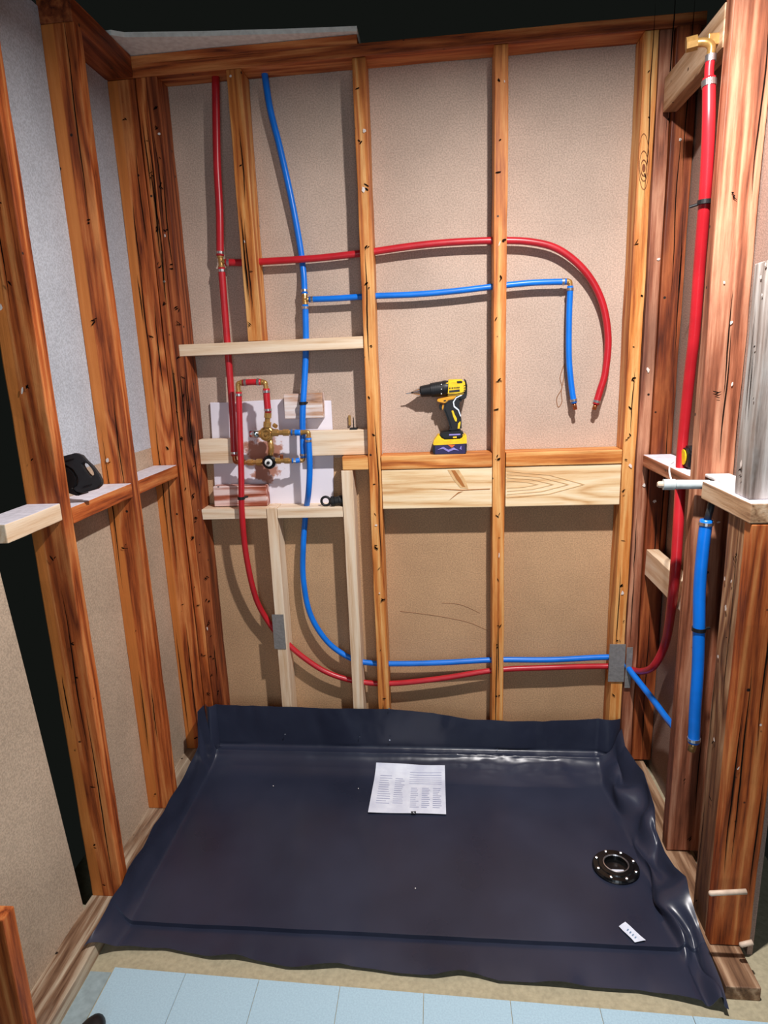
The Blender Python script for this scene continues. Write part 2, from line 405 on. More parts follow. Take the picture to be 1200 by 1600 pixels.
stud((-1.0935, 0, Z0), (-1.056, .089, Z1), RX['Z'], 'split nail-marked corner stud touching the pale blocks at their left ends', marks=1.5, cracks=6, chips=3)
stud((-.838, 0, 1.58), (-.790, .089, Z1), OH['Z'], 'short honey-coloured stud ending on the pale upper crosspiece', marks=.5, cracks=4, chips=2)
stud((-.450, 0, Z0), (-.409, .089, Z1), OH['Z'], 'full-height honey stud just left of the yellow drill', marks=1, cracks=3, chips=4)
stud((-.030, 0, Z0), (.011, .089, Z1), OH['Z'], 'full-height honey stud just right of the yellow drill', marks=1, cracks=2, chips=3)
stud((.392, 0, Z0), (.432, .089, Z1), OH['Z'], 'honey stud at the right end of the back wall with duct tape low on it', marks=1, cracks=3, chips=2)
stud((-1.220, .002, Z0), (-1.131, .040, Z1), LW, 'two-tone orange and brown stud ending the left wall at the back corner', marks=.3, cracks=9, chips=1)
stud((-1.220, -.362, Z0), (-1.129, -.320, Z1), LW, 'two-tone orange stud in the middle of the left wall, right of the black clip', marks=.3, cracks=5, chips=1)
stud((-1.220, -.752, Z0), (-1.129, -.709, 2.36), LW, 'nearest full left wall stud, left of the black clip, with old nail holes', marks=.7, cracks=5, chips=2)
stud((-1.219, -1.20, Z0), (-1.129, -1.162, .40), OX['Z'], 'cut-off stud at the lower left edge on the smeared plate')
stud((.437, 0, Z0), (.475, .087, Z1), PK['Z'], 'dusty pinkish stud in the back right corner beside the taped stud', cracks=3, chips=3)
stud((.477, -.012, Z0), (.542, .087, Z1), RX['Z'], 'rough dark stud with splintered cracks deep in the back right corner', cracks=9, chips=3)
stud((.450, -.478, .038), (.542, -.436, 2.36), PK['Z'], 'pinkish right wall stud between the red riser and the blue stub', marks=.4, cracks=4, chips=5)
stud((.450, -.776, .038), (.542, -.690, 1.126), BR, 'brown weathered stud of the doubled pair at the right edge', marks=.6, side='-x', cracks=3, chips=5)
stud((.448, -.812, .038), (.542, -.778, 1.126), OX['Z'], 'orange-red stud at the right edge, nearest of the doubled pair', cracks=5, chips=2)
stud((.452, -.776, 1.173), (.542, -.700, 1.66), wood('grey_weathered_pine', S(96, 84, 76), S(150, 138, 130), S(190, 184, 178), dirt=.6, dirtc=S(190, 200, 200)), 'grey weathered stud piece rising above the blocking at the right edge', marks=.6, side='-x', cracks=2, chips=6)

# new pine framing low on the left half
GP = 'new pale pine pieces around the valve'
def pine(n, lo, hi, label, ax): return board(n, lo, hi, NP['XYZ'[ax]], label, 'board', GP, axis=ax, rough=.0008, bev=.002)
pine('crosspiece', (-1.078, -.002, 1.541), (-.452, .087, 1.579), 'pale upper crosspiece under the short honey stud', 0)
pine('crosspiece', (-1.072, 0, .972), (-.8225, .087, 1.010), 'pale lower crosspiece left of the taped pine upright', 0)
pine('crosspiece', (-.782, 0, .972), (-.5475, .087, 1.008), 'pale lower crosspiece right of the taped pine upright, under the black ring strap', 0)
pine('pine_upright', (-.8205, -.002, Z0), (-.7835, .087, 1.010), 'pale pine upright with grey tape on its left edge', 2)
pine('pine_upright', (-.546, -.002, Z0), (-.507, .087, 1.136), 'pale pine upright standing left of the honey stud, untaped', 2)
pine('backing_block', (-1.0545, .030, 1.168), (-.925, .068, 1.255), 'pale backing block left of the red risers', 0)
pine('backing_block', (-.662, .030, 1.186), (-.452, .068, 1.272), 'pale backing block right of the blue pipes, with one knot', 0)
board('wide_board', (-.407, .004, .997), (-.032, .03, 1.134), NB, 'wide pale pine board with a branched knot below the drill', 'board', 'wide new pine boards', axis=0, rough=.0006)
board('wide_board', (.013, .004, .997), (.390, .03, 1.134), NB, 'wide pale pine board with arched grain below the hanging pipe ends', 'board', 'wide new pine boards', axis=0, rough=.0006)
KN = plain('knot_brown', S(178, 112, 54), .6); KL = plain('knot_amber', S(224, 182, 128), .6)
def grainmarks(o, polys, y, ox):
    """resin streaks and knots of the board, cut into its own face"""
    me = o.data; bm = bmesh.new(); bm.from_mesh(me); me.materials.append(KN); me.materials.append(KL)
    for mi, ps in polys:
        f = bm.faces.new([bm.verts.new(Y_(q, y)-Vector(o.location)) for q in ps]); f.material_index = mi
    bm.to_mesh(me); bm.free()
def Y_(q, y): return at(q[0], q[1], 'Y', y)
wb = [o for o in COL.objects if o.name.startswith('wide_board')]
grainmarks(wb[0], [(2, [(699, 734), (717, 734), (727, 750), (732, 764), (719, 762), (709, 750)])], .0031, 0)
grainmarks(wb[0], [(1, [(705, 735), (711, 735), (720, 748), (727, 761), (722, 760), (713, 749)]), (1, [(665, 763), (700, 764.2), (722, 765), (766, 763.4), (766, 764.4), (722, 766.4), (700, 765.2)]), (1, [(700, 783), (716, 769), (724, 767.5), (716, 771)])], .0026, 0)
arc = lambda x0, x1, yc, h: [(x0, yc-h), (x0+(x1-x0)*.55, yc-h*.72), (x1, yc), (x0+(x1-x0)*.55, yc+h*.72), (x0, yc+h), (x0, yc+h-.7), (x0+(x1-x0)*.54, yc+h*.72-.7), (x1-3, yc), (x0+(x1-x0)*.54, yc-h*.72+.7), (x0, yc-h+.7)]
grainmarks(wb[1], [(2, arc(792, 842+k*24, 757, 6+k*5)) for k in range(4)], .0028, 0)
def ell(cx, cy, rx, ry, w_, n=26):
    o_ = [(cx+(rx)*math.cos(2*math.pi*k/n), cy+ry*math.sin(2*math.pi*k/n)) for k in range(n)]
    i_ = [(cx+(rx-w_)*math.cos(2*math.pi*k/n), cy+(ry-w_*1.6)*math.sin(2*math.pi*k/n)) for k in range(n)]
    return [(1, [o_[k], o_[(k+1) % n], i_[(k+1) % n], i_[k]]) for k in range(n)]
sd = [o for o in COL.objects if 'duct tape low' in o.get('label', '')][0]
def knot(o, cx, cy, y):
    me = o.data; bm = bmesh.new(); bm.from_mesh(me); k0 = len(me.materials); me.materials.append(KD)
    ps = ell(cx, cy, 2.6, 6, 2.5)+ell(cx, cy, 5, 13, .8)+ell(cx, cy-3, 7, 24, .7)+ell(cx, cy-10, 8.6, 44, .6)
    for mi, q in ps:
        f = bm.faces.new([bm.verts.new(Y_(a, y)-Vector(o.location)) for a in q]); f.material_index = k0
    bm.to_mesh(me); bm.free()
KD = plain('knot_dark', S(128, 66, 26), .6)
knot(sd, 1006, 262, -.0034)
GB = 'orange fire blocking between studs'
DUST = plain('white_dusty_top', S(226, 222, 232), .8, .2)
def dusty(o):
    me = o.data; me.materials.append(DUST)
    for p in me.polygons:
        if p.normal.z > .9: p.material_index = 1
    return o
def blk(lo, hi, label, mat=None, ax=0): return (dusty if ax == 1 else (lambda q: q))(board('blocking', lo, hi, mat or OX['XYZ'[ax]] , label, 'block', GB, axis=ax, rough=.0012))
def blk_(lo, hi, label, mat=None, ax=0): return board('blocking', lo, hi, mat or OX['XYZ'[ax]] , label, 'block', GB, axis=ax, rough=.0012)
blk((-.541, .0, 1.138), (-.452, .087, 1.184), 'short orange blocking on top of the untaped pine upright', OH['X'])
blk((-.407, .0, 1.136), (-.032, .089, 1.182), 'orange blocking carrying the yellow drill', OH['X'])
blk((.013, .0, 1.136), (.390, .089, 1.182), 'orange blocking above the wide board at right', OH['X'])
blk((-1.218, -.318, 1.130), (-1.131, .0, 1.172), 'orange left wall blocking nearest the back corner', None, 1)
blk((-1.218, -.707, 1.130), (-1.131, -.364, 1.172), 'orange left wall blocking carrying the black clip', None, 1)
dusty(board('blocking', (-1.218, -.97, 1.150), (-1.131, -.754, 1.192), NP['Y'], 'pale blocking at the left edge of the left wall', 'block', GB, axis=1))
blk((.452, -.434, 1.128), (.540, -.014, 1.166), 'pinkish right wall blocking carrying the tape measure', PK['Y'], 1)
dusty(board('blocking', (.442, -.812, 1.128), (.540, -.545, 1.172), WB['Y'], 'weathered blocking in front of the grey pipe at the right edge', 'block', GB, axis=1))
board('blocking', (.45, -.434, 2.160), (.488, -.014, 2.250), WB['Y'], 'high weathered block behind the top of the faded red riser', 'block', GB, axis=1)
board('blocking', (.480, -.434, .755), (.520, -.014, .845), NP['Y'], 'small pale block low on the right wall behind the red riser', 'block', GB, axis=1)
board('blocking', (.50, -.64, 1.172), (.530, -.60, 1.31), PK['Z'], 'upright offcut standing on the weathered blocking', 'block', GB, axis=2)
board('shim', (.47, -.60, 1.172), (.53, -.482, 1.180), plain('shim_white', S(222, 214, 210), .7), 'thin white shim lying on the right wall blocking', 'shim', axis=1, rough=.0005)

# torn white panel behind the valve, two old scraps
pan = [at(*q, 'Y', .079) for q in ((328, 629), (352, 629), (442, 624), (446, 652), (500, 652), (504, 626), (517, 626), (521, 700), (521, 792), (337, 792), (334, 730))]
tag(fin(extr(pan, (0, .010, 0), .001), 'wall_panel', TORN, origin=(0, 0, 0)), 'white painted panel torn to pink paper behind the brass valve', 'panel')
a, b_ = at(445, 655, 'Y', .035), at(503, 614, 'Y', .035)
board('wood_scrap', (a.x, .035, a.z), (b_.x, .076, b_.z), wood('splintered_pale_scrap', S(120, 76, 46), S(196, 146, 108), S(238, 226, 220), axis='X', dirt=.9, dirtc=S(232, 224, 226), grain=1.2), 'chipped weathered scrap block behind the blue riser', 'block', axis=0, rough=.004)
a, b_ = at(336, 796, 'Y', .03), at(415, 759, 'Y', .03)
board('wood_scrap', (a.x, .03, 1.012), (b_.x, .077, b_.z), SCR, 'splintered reddish scrap behind the red riser, on the lower crosspiece', 'block', axis=0, rough=.003)

# small marks on the drywall
def scuff(pts, r=.0012, name='scuff_mark', lab=None, mat=SCUFF, y=YB-.0005):
    o = fin(tubebm(catmull([at(*q, 'Y', y) for q in pts], 6), r, 6), name, mat)
    return tag(o, lab, 'mark')
scuff([(882, 568), (875, 590), (878, 606), (870, 622), (872, 636), (878, 628), (877, 612), (881, 590), (882, 570)], .0014, lab='thin looped scuff beside the hanging blue pipe end')
scuff([(625, 955), (680, 962), (730, 972), (762, 985)], .0008, lab='faint crease in the lower drywall between the two honey studs')
scuff([(690, 942), (720, 945), (750, 958)], .0008, lab='faint short crease above the longer one, lower drywall')

# ================================================================== PIPES
def pipe(name, path, rad, mat, label, smooth=9, group='pex water pipes'):
    p = catmull(path, smooth); o = fin(tubebm(p, rad, 16), name, mat, smooth=True)
    tag(o, label, 'pipe', group); return o, p
def ring(parent, c, d, r=.0135, w=.008, mat=None, name='crimp_ring'):
    d = Vector(d).normalized(); c = Vector(c)
    prof = [(-w/2, r-.002), (-w/2, r), (w/2, r), (w/2, r-.002)]
    o = fin(lathe(c, c+d, prof, 20), name, mat or STEEL, parent, smooth=False)
    if r > .004:   # ear of the clamp
        e = d.orthogonal().normalized(); e = Vector((0, -1, 0)) if abs(d.y) < .8 else e
        q = c+e*(r+.001)
    return o
def Y(q, y): return at(q[0], q[1], 'Y', y)
def ends(o, p, which=(0, 1), r=.0135):
    for k in which:
        a_, b_ = (p[0], p[1]) if k == 0 else (p[-1], p[-2])
        dd = (b_-a_).normalized(); ring(o, a_+dd*.010, dd, r)
def elbow(name, pts, r, label, mat=BRASS, group='brass pipe elbows and tees'):
    P = [Vector(p) for p in pts]
    o = fin(tubebm(catmull(P, 5), r, 12), name, mat, smooth=True); tag(o, label, 'fitting', group); 
    for e0, e1 in ((P[0], P[1]), (P[-1], P[-2])):
        d = (e1-e0).normalized(); fin(lathe(e0, e0+d, [(0, r), (0, r*1.25), (.006, r*1.25), (.006, r)], 14), 'collar', mat, o)
    return o
ym = .045
R1 = [(337, 120, .05), (339, 250, .05), (343, 330, .047), (344, 400, .045)]
o, p = pipe('red_pipe', [Y(q, q[2]) for q in R1], .0125, RED, 'red pipe from the top plate down to the upper left tee'); ends(o, p, (1,))
R1b = [(346, 418, .045), (350, 470, .045), (357, 560, .042), (363, 640, .03), (366, 712, .025)]
o, p = pipe('red_pipe', [Y(q, q[2]) for q in R1b], .0118, RED, 'red pipe from the upper left tee down behind the front riser'); ends(o, p)
o = elbow('pipe_tee', [Y((344, 400), .045), Y((345, 409), .045), Y((346, 418), .045)], .0085, 'brass tee on the red pipe at upper left')
fin(tubebm([Y((345, 409), .045), Y((360, 409), .045)], .008, 12), 'branch', BRASS, o, smooth=True)
R3 = [(352, 410), (385, 410), (440, 407), (500, 403), (570, 395), (640, 385), (700, 379), (770, 376), (830, 378), (875, 391), (915, 425), (940, 470), (950, 525), (946, 580), (937, 612), (931, 632)]
o, p = pipe('red_pipe', [Y(q, .048 if q[0] > 380 else .045) for q in R3], .0112, RED, 'long red pipe crossing the upper wall and curving down to a capped end'); ends(o, p, r=.0125)
fin(tubebm([Y((931, 631), .048), Y((928, 640), .048)], .007, 12), 'end_fitting', COPPER, o, smooth=True)
# front red riser and the short loop feeding the valve
yf = -.018
R2 = [(373, 612, yf), (375, 680, yf), (377, 740, yf), (378, 800, yf), (385, 870, 0), (400, 935, .03), (421, 974, .045), (437, 993, .046), (470, 1024, .046), (510, 1050, .046), (555, 1064, .046), (610, 1068, .046), (690, 1060, .046), (775, 1047, .046), (860, 1043, .046), (955, 1041, .046), (985, 1046, .0), (1003, 1049, -.06), (1022, 1040, -.14), (1040, 1003, -.19)]
pts = [Y(q, q[2]) for q in R2]
pts += [at(1050, 940, 'X', .462), at(1056, 880, 'X', .455), at(1062, 780, 'X', .468)]
pts += [at(1066, 700, 'X', .482), at(1077, 590, 'X', .478), at(1085, 520, 'X', .474), at(1094, 400, 'X', .462), at(1102, 300, 'X', .446), at(1107, 200, 'X', .434), at(1108, 122, 'X', .430)]
PRED = pts
o, p = pipe('red_pipe', pts, lambda t: .0105+.0042*min(1, max(0, (t-.55)*6)), REDB if False else RED, 'red riser from the valve loop, sweeping along the lower wall and up the right wall'); ends(o, p, (0,), .0125)
d = (p[-1]-p[-4]).normalized(); ring(o, p[-1]-d*.012, d, .0165, .014)
e = p[-1]
w_ = pipe('red_pipe', [e, e+Vector((0, .003, .02)), e+Vector((.002, .005, .045))], .0105, RED, 'short narrow red nipple above the steel collar at upper right')
ring(w_[0], e+Vector((.002, .005, .042)), (0, 0, 1), .0125, .014)
# drop ear fitting on top
c = e+Vector((.002, .006, .056))
o = tag(fin(tubebm(catmull([c-Vector((.0, 0, .008)), c+Vector((0, .002, .012)), c+Vector((-.012, .01, .024)), c+Vector((-.04, .02, .028))], 6), .0095, 14), 'pipe_elbow', BRASS, smooth=True), 'tarnished brass elbow atop the right red riser', 'fitting')
fin(lathe(c+Vector((-.05, .022, .026)), c+Vector((-.03, .018, .028)), [(0, .010), (0, .0165), (.024, .0165), (.024, .010)], 8), 'hex_nut', BRASS, o)
fin(boxbm(c+Vector((-.006, .004, .016)), c+Vector((.022, .012, .04)), .002), 'mounting_ear', BRASS, o)

o, p = pipe('red_pipe', [Y((379, 598), yf), Y((395, 597), yf), Y((408, 597), yf)], .0105, RED, 'short horizontal red pipe joining two elbows above the valve', 4); ends(o, p, r=.0125)
elbow('pipe_elbow', [Y((379, 598), yf), Y((373, 599), yf), Y((372, 604), yf), Y((373, 613), yf)], .0082, 'brass elbow at the left end of the short red loop')
elbow('pipe_elbow', [Y((408, 597), yf), Y((414, 598), yf), Y((415, 602), yf), Y((416, 609), yf)], .0082, 'brass elbow at the right end of the short red loop')
o, p = pipe('red_pipe', [Y((416, 607), yf), Y((417, 625), yf), Y((419, 645), yf)], .0115, RED, 'short vertical red pipe dropping into the brass valve', 4); ends(o, p, r=.013)
# blue
B1 = [(413, 112, .06), (422, 170, .06), (437, 230, .06), (455, 310, .062), (468, 380, .070), (474, 425, .070), (476, 460, .05)]
o, p = pipe('blue_pipe', [Y(q, q[2]) for q in B1], .0105, BLUE, 'blue pipe slanting from the top plate down to the blue tee'); ends(o, p, (1,), .012)
B1b = [(477, 476, .045), (478, 540, .043), (476, 590, .03), (473, 640, .012), (473, 680, .010), (474, 715, .010)]
o, p = pipe('blue_pipe', [Y(q, q[2]) for q in B1b], .0108, BLUE, 'blue pipe from the tee down past the chipped scrap block to the lower valve port'); ends(o, p, r=.012)
o = elbow('pipe_tee', [Y((476, 460), .05), Y((476, 468), .046), Y((477, 476), .045)], .008, 'brass tee on the blue pipe left of the drill')
fin(tubebm([Y((476, 468), .046), Y((484, 468), .046)], .008, 12), 'branch', BRASS, o, smooth=True)
B2 = [(483, 468), (530, 466), (575, 463), (650, 460), (710, 455), (770, 448), (830, 442), (885, 440)]
o, p = pipe('blue_pipe', [Y(q, .046) for q in B2], .0098, BLUE, 'blue horizontal pipe running right under the red one to an elbow'); ends(o, p, r=.011)
elbow('pipe_elbow', [Y((885, 440), .046), Y((890, 440), .046), Y((891, 444), .046), Y((891, 450), .046)], .0075, 'brass elbow turning the blue pipe down at right')
B2b = [(891, 447), (889, 500), (889, 560), (893, 605), (897, 630)]
o, p = pipe('blue_pipe', [Y(q, .046) for q in B2b], .0098, BLUE, 'blue pipe hanging down to a free end inside the red curve'); ends(o, p, r=.0115)
fin(tubebm([Y((897, 629), .046), Y((899, 640), .046)], .0065, 12), 'end_fitting', COPPER, o, smooth=True)
yb_ = -.012
B3 = [(482, 684, yb_), (484, 730, yb_), (482, 770, .005), (478, 800, .05), (474, 850, .046), (474, 905, .045), (485, 960, .045), (512, 1003, .045), (547, 1028, .046), (580, 1036, .046), (640, 1037, .046), (700, 1035, .046), (775, 1031, .046), (860, 1031, .046), (955, 1027, .046), (975, 1036, .02), (990, 1055, -.04), (1020, 1093, -.15)]
pts = [Y(q, q[2]) for q in B3]+[at(1040, 1120, 'Y', -.24), at(1054, 1137, 'Y', -.33)]
o, p = pipe('blue_pipe', pts, .0105, BLUE, 'long blue pipe curving from the valve along the lower wall to behind the right stud'); ends(o, p, (0,), .012)
elbow('pipe_elbow', [Y((469, 676), yb_), Y((478, 675), yb_), Y((482, 677), yb_), Y((482, 685), yb_)], .008, 'brass elbow at the top of the long blue pipe')
o, p = pipe('blue_pipe', [Y((455, 676), yb_), Y((463, 676), yb_), Y((470, 676), yb_)], .0105, BLUE, 'short blue stub on the upper right valve port', 3); ends(o, p, (0,), .012)
o, p = pipe('blue_pipe', [Y((456, 720), .0), Y((462, 720), .002), Y((468, 719), .006)], .009, BLUE, 'short blue stub on the lower right valve port', 3); ends(o, p, (0,), .0105)
elbow('pipe_elbow', [Y((468, 719), .006), Y((472, 720), .008), Y((474, 717), .010), Y((474, 712), .010)], .007, 'steel-ringed elbow at the bottom of the blue riser')
elbow('pipe_elbow', [Y((366, 710), .025), Y((367, 719), .025), Y((370, 722), .022), Y((382, 722), .012)], .008, 'brass elbow hidden behind the front red riser', COPPER)
B4 = [(1104, 812), (1098, 860), (1093, 920), (1092, 985), (1090, 1050), (1086, 1110), (1084, 1160)]
o, p = pipe('blue_pipe', [at(*q, 'Y', -.58) for q in B4], .0150, BLUE, 'thick blue stub pipe hanging on the right wall beside the doubled studs'); ends(o, p, r=.0168)
fin(tubebm([at(1104, 816, 'Y', -.58), at(1110, 795, 'Y', -.575), at(1115, 770, 'Y', -.565)], .0085, 12), 'upper_nipple', DGREY, o, smooth=True)
fin(tubebm([at(1084, 1158, 'Y', -.58), at(1080, 1173, 'Y', -.58)], .010, 12), 'end_fitting', BRASS, o, smooth=True)

# brass mixing valve
vc, vl = Y((416, 678), -.02), Y((421, 722), -.012)
V = empty('mixing_valve', (vc.x, .05, vl.z-.03), 'brass shower mixing valve on the torn white panel', 'valve')
fin(lathe(vc+Vector((0, .045, 0)), vc, [(0, .018), (.01, .022), (.03, .022), (.032, .0245), (.046, .0245), (.048, .021), (.045, .0205), (.045, .017), (.049, .0165), (.049, .012), (.044, .012), (.044, .006), (.052, .005)], 28), 'body', BRASS, V, smooth=False)
fin(tubebm([Y((391, 678), -.015), Y((406, 678), -.015)], .0125, 14), 'left_plug', CHROME, V, smooth=True)
def port(name, a_, b_, r=.0095, mat=BRASS):
    a_, b_ = Vector(a_), Vector(b_); L_ = (b_-a_).length
    return fin(lathe(a_, b_, [(0, r*.8), (L_*.15, r*.8), (L_*.15, r*1.3), (L_*.4, r*1.3), (L_*.4, r*.9), (L_*.6, r*.9), (L_*.6, r*1.2), (L_*.85, r*1.2), (L_*.85, r*.8), (L_, r*.75)], 8), name, mat, V)
port('port', Y((420, 676), -.015), Y((457, 676), yb_), .0095)
port('port', Y((417, 672), -.018), Y((419, 640), yf), .0105)
port('port', Y((408, 678), -.015), Y((399, 678), -.015), .010)
fin(tubebm([Y((421, 684), -.005), Y((424, 700), .0), Y((422, 716), .0)], .0105, 12), 'connecting_pipe', BRASS, V, smooth=True)
port('port', Y((414, 722), 0), Y((383, 723), .01), .0095)
port('port', Y((426, 720), 0), Y((457, 720), .0), .0085)
fin(lathe(vl+Vector((0, .045, 0)), vl, [(0, .015), (.03, .018), (.038, .018)], 24), 'lower_body', BRASS, V)
cp = fin(lathe(vl+Vector((0, .012, 0)), vl-Vector((0, .012, 0)), [(0, .021), (.004, .0235), (.02, .0235), (.024, .019)], 32), 'cartridge_cap', ABS, V)
fin(lathe(vl-Vector((0, .010, 0)), vl-Vector((0, .018, 0)), [(0, .013), (.005, .013), (.006, .008)], 28), 'white_ring', WHT, cp)
fin(lathe(vl-Vector((0, .014, 0)), vl-Vector((0, .024, 0)), [(0, .006), (.008, .005)], 18), 'stem', BLACK, cp)
fin(lathe(Y((428, 664), -.02), Y((434, 668), -.03), [(0, .007), (.012, .007)], 16), 'stop_screw', BRASS, V)
fin(lathe(Y((440, 711), 0), Y((440, 716), .004), [(0, .006), (.012, .006)], 16), 'stop_screw', COPPER, V)

# pipe clips
def clip(c, d, r, label, tail=(.014, 0, 0)):
    o = fin(lathe(Vector(c), Vector(c)+Vector(d), [(-.005, r-.001), (-.005, r+.0015), (.005, r+.0015), (.005, r-.001)], 20), 'pipe_clip', BLACK)
    tag(o, label, 'clip', 'black pipe clips'); t = Vector(tail); q = Vector(c)+t.normalized()*r
    fin(tubebm([q, q+t], .0035, 8), 'tail', BLACK, o); return o
clip(Y((377, 778), yf), (0, 0, 1), .0118, 'black clip holding the front red riser to the splintered scrap', (.010, .012, 0))
clip(Y((473, 630), .015), (0, 0, 1), .0118, 'black clip on the blue riser over the chipped scrap block', (.006, .012, 0))
clip(at(1101, 316, 'X', .447), (0, 0, 1), .0158, 'black clip on the upper part of the right red riser', (-.018, .004, -.004))
clip(at(1092, 983, 'Y', -.58), (0, 0, 1), .0158, 'black clip round the thick blue stub pipe', (.014, .004, 0))

# grey pipe stub and hanging wire at right
a_, b_ = at(1036, 757, 'Y', -.5), at(1112, 757, 'Y', -.51)
o = tag(fin(lathe(a_, b_, [(0, .008), (0, .014), (.028, .014), (.03, .012), ((b_-a_).length, .0115)], 20), 'pipe_stub', GREYP, smooth=False), 'pale grey plastic pipe stub poking out across the right red riser', 'pipe')
fin(lathe(a_-(b_-a_).normalized()*.014, b_, [(0, .006), (.004, .0085), (.014, .0085)], 12), 'threaded_tip', CREAM, o)
o = tag(fin(tubebm(catmull([at(1049, 750, 'Y', -.49), at(1046, 738, 'Y', -.45), at(1047, 726, 'Y', -.36), at(1052, 722, 'Y', -.33)], 6), .0022, 8), 'wire_strap', WHT, smooth=True), 'thin white strap holding the grey pipe stub', 'strap')
# two pale rod ends at right edge
for q0, q1, lab in (((1107, 1396), (1166, 1393), 'upper of the two pale rods poking in at the right edge'), ((1155, 1477), (1176, 1472), 'lower, shorter pale rod poking in at the right edge')):
    o = tag(fin(lathe(at(*q0, 'Y', -.86), at(*q1, 'Y', -.86), [(0, .001), (.001, .004), (.004, .0062), ((at(*q1, 'Y', -.86)-at(*q0, 'Y', -.86)).length, .0062)], 14), 'rod', CREAM, smooth=True), lab, 'rod', 'pale rods at the right edge')

# duct tape
bm = boxbm(Y((429, 1014), -.0045)-Vector((0, 0, 0)), Y((443, 960), -.0030), 0, .0008, 2, .01)
tag(fin(bm, 'duct_tape', TAPE), 'strip of grey tape on the pale pine upright over the red pipe', 'tape', 'grey duct tape patches')
a_, b_ = Y((950, 1064), 0), Y((970, 1006), 0)
o = tag(fin(boxbm((.380, -.006, a_.z), (.434, -.0028, b_.z), 0, .0012, 2, .01), 'duct_tape', TAPE), 'wide grey tape patch over both pipes at the right end of the back wall', 'tape', 'grey duct tape patches')
fin(boxbm((.436, -.012, a_.z-.02), (.456, -.009, b_.z-.01), 0, .003, 2, .01), 'loose_flap', TAPE, o)

# ================================================================== SHOWER PAN LINER
def lerp(a, b, t): return a+(b-a)*t
def interp(tab, t):
    for (t0, *v0), (t1, *v1) in zip(tab, tab[1:]):
        if t <= t1: k = (t-t0)/(t1-t0); k = max(0, k); return [lerp(x, y, k) for x, y in zip(v0, v1)]
    return list(tab[-1][1:])
# rows v: back outer .. back fold (0) .. front fold (-.815) .. front outer ; columns likewise
Lout = [(-1.0, -.935, -1.15, .080), (-.9, -.90, -1.145, .085), (-.83, -.83, -1.130, .088), (-.764, -.764, -1.119, .098), (-.727, -.727, -1.118, .118), (-.62, -.62, -1.121, .10), (-.53, -.53, -1.121, .112), (-.42, -.42, -1.122, .10), (-.32, -.32, -1.119, .11), (-.2, -.2, -1.121, .12), (-.125, -.125, -1.121, .135), (-.10, -.10, -1.117, .262), (0, -.03, -1.115, .252)]
Rout = [(-1.0, -.955, .425, .012), (-.90, -.90, .438, .030), (-.853, -.853, .438, .036), (-.768, -.768, .438, .05), (-.703, -.703, .435, .085), (-.665, -.665, .438, .108), (-.60, -.60, .43, .085), (-.522, -.522, .43, .068), (-.435, -.435, .43, .078), (-.39, -.39, .438, .122), (-.256, -.256, .442, .155), (-.189, -.189, .44, .14), (-.08, -.08, .43, .14), (0, -.02, .424, .225)]
Fout = [(-1.13, -.900), (-1.05, -.888), (-.95, -.882), (-.90, -.890), (-.82, -.902), (-.75, -.898), (-.717, -.902), (-.613, -.918), (-.55, -.915), (-.483, -.905), (-.40, -.910), (-.336, -.917), (-.24, -.920), (-.177, -.907), (-.13, -.912), (-.084, -.923), (.039, -.924), (.173, -.929), (.248, -.929), (.331, -.943), (.44, -.967)]
def bz(x):
    q = interp([(-1.13, 1110, 293), (-1.10, 1092, 0), (-1.06, 1095, 0), (-.82, 1098, 0), (-.41, 1100, 0), (-.25, 1105, 0), (-.11, 1118, 0), (.15, 1119, 0), (.35, 1112, 0), (.44, 1112, 0)], x)[0]
    return .252-(q-1092)*.00215
nx, ny = 150, 110
bm = bmesh.new(); grid = {}
FL, FR, FB, FF = -1.105, .358, -.012, -.812
SIDE = 22
STEP = .012; CH = .047
def cove(x, y):
    """loose fold of the sheet along the back wall"""
    k = min(1, max(0, (y+.16)/.118)); wr = max(0, min(1, (x+.3)/.25))*max(0, min(1, (.30-x)/.08))
    return CH*k**2.2 + math.sin(k*math.pi)*(.007*wr*(1+noise.noise(Vector((x*11, y*14, 2))))+.0025*noise.noise(Vector((x*7, 3, 2)))) + 0.003*wr*k*noise.noise(Vector((x*45, y*60, 6)))
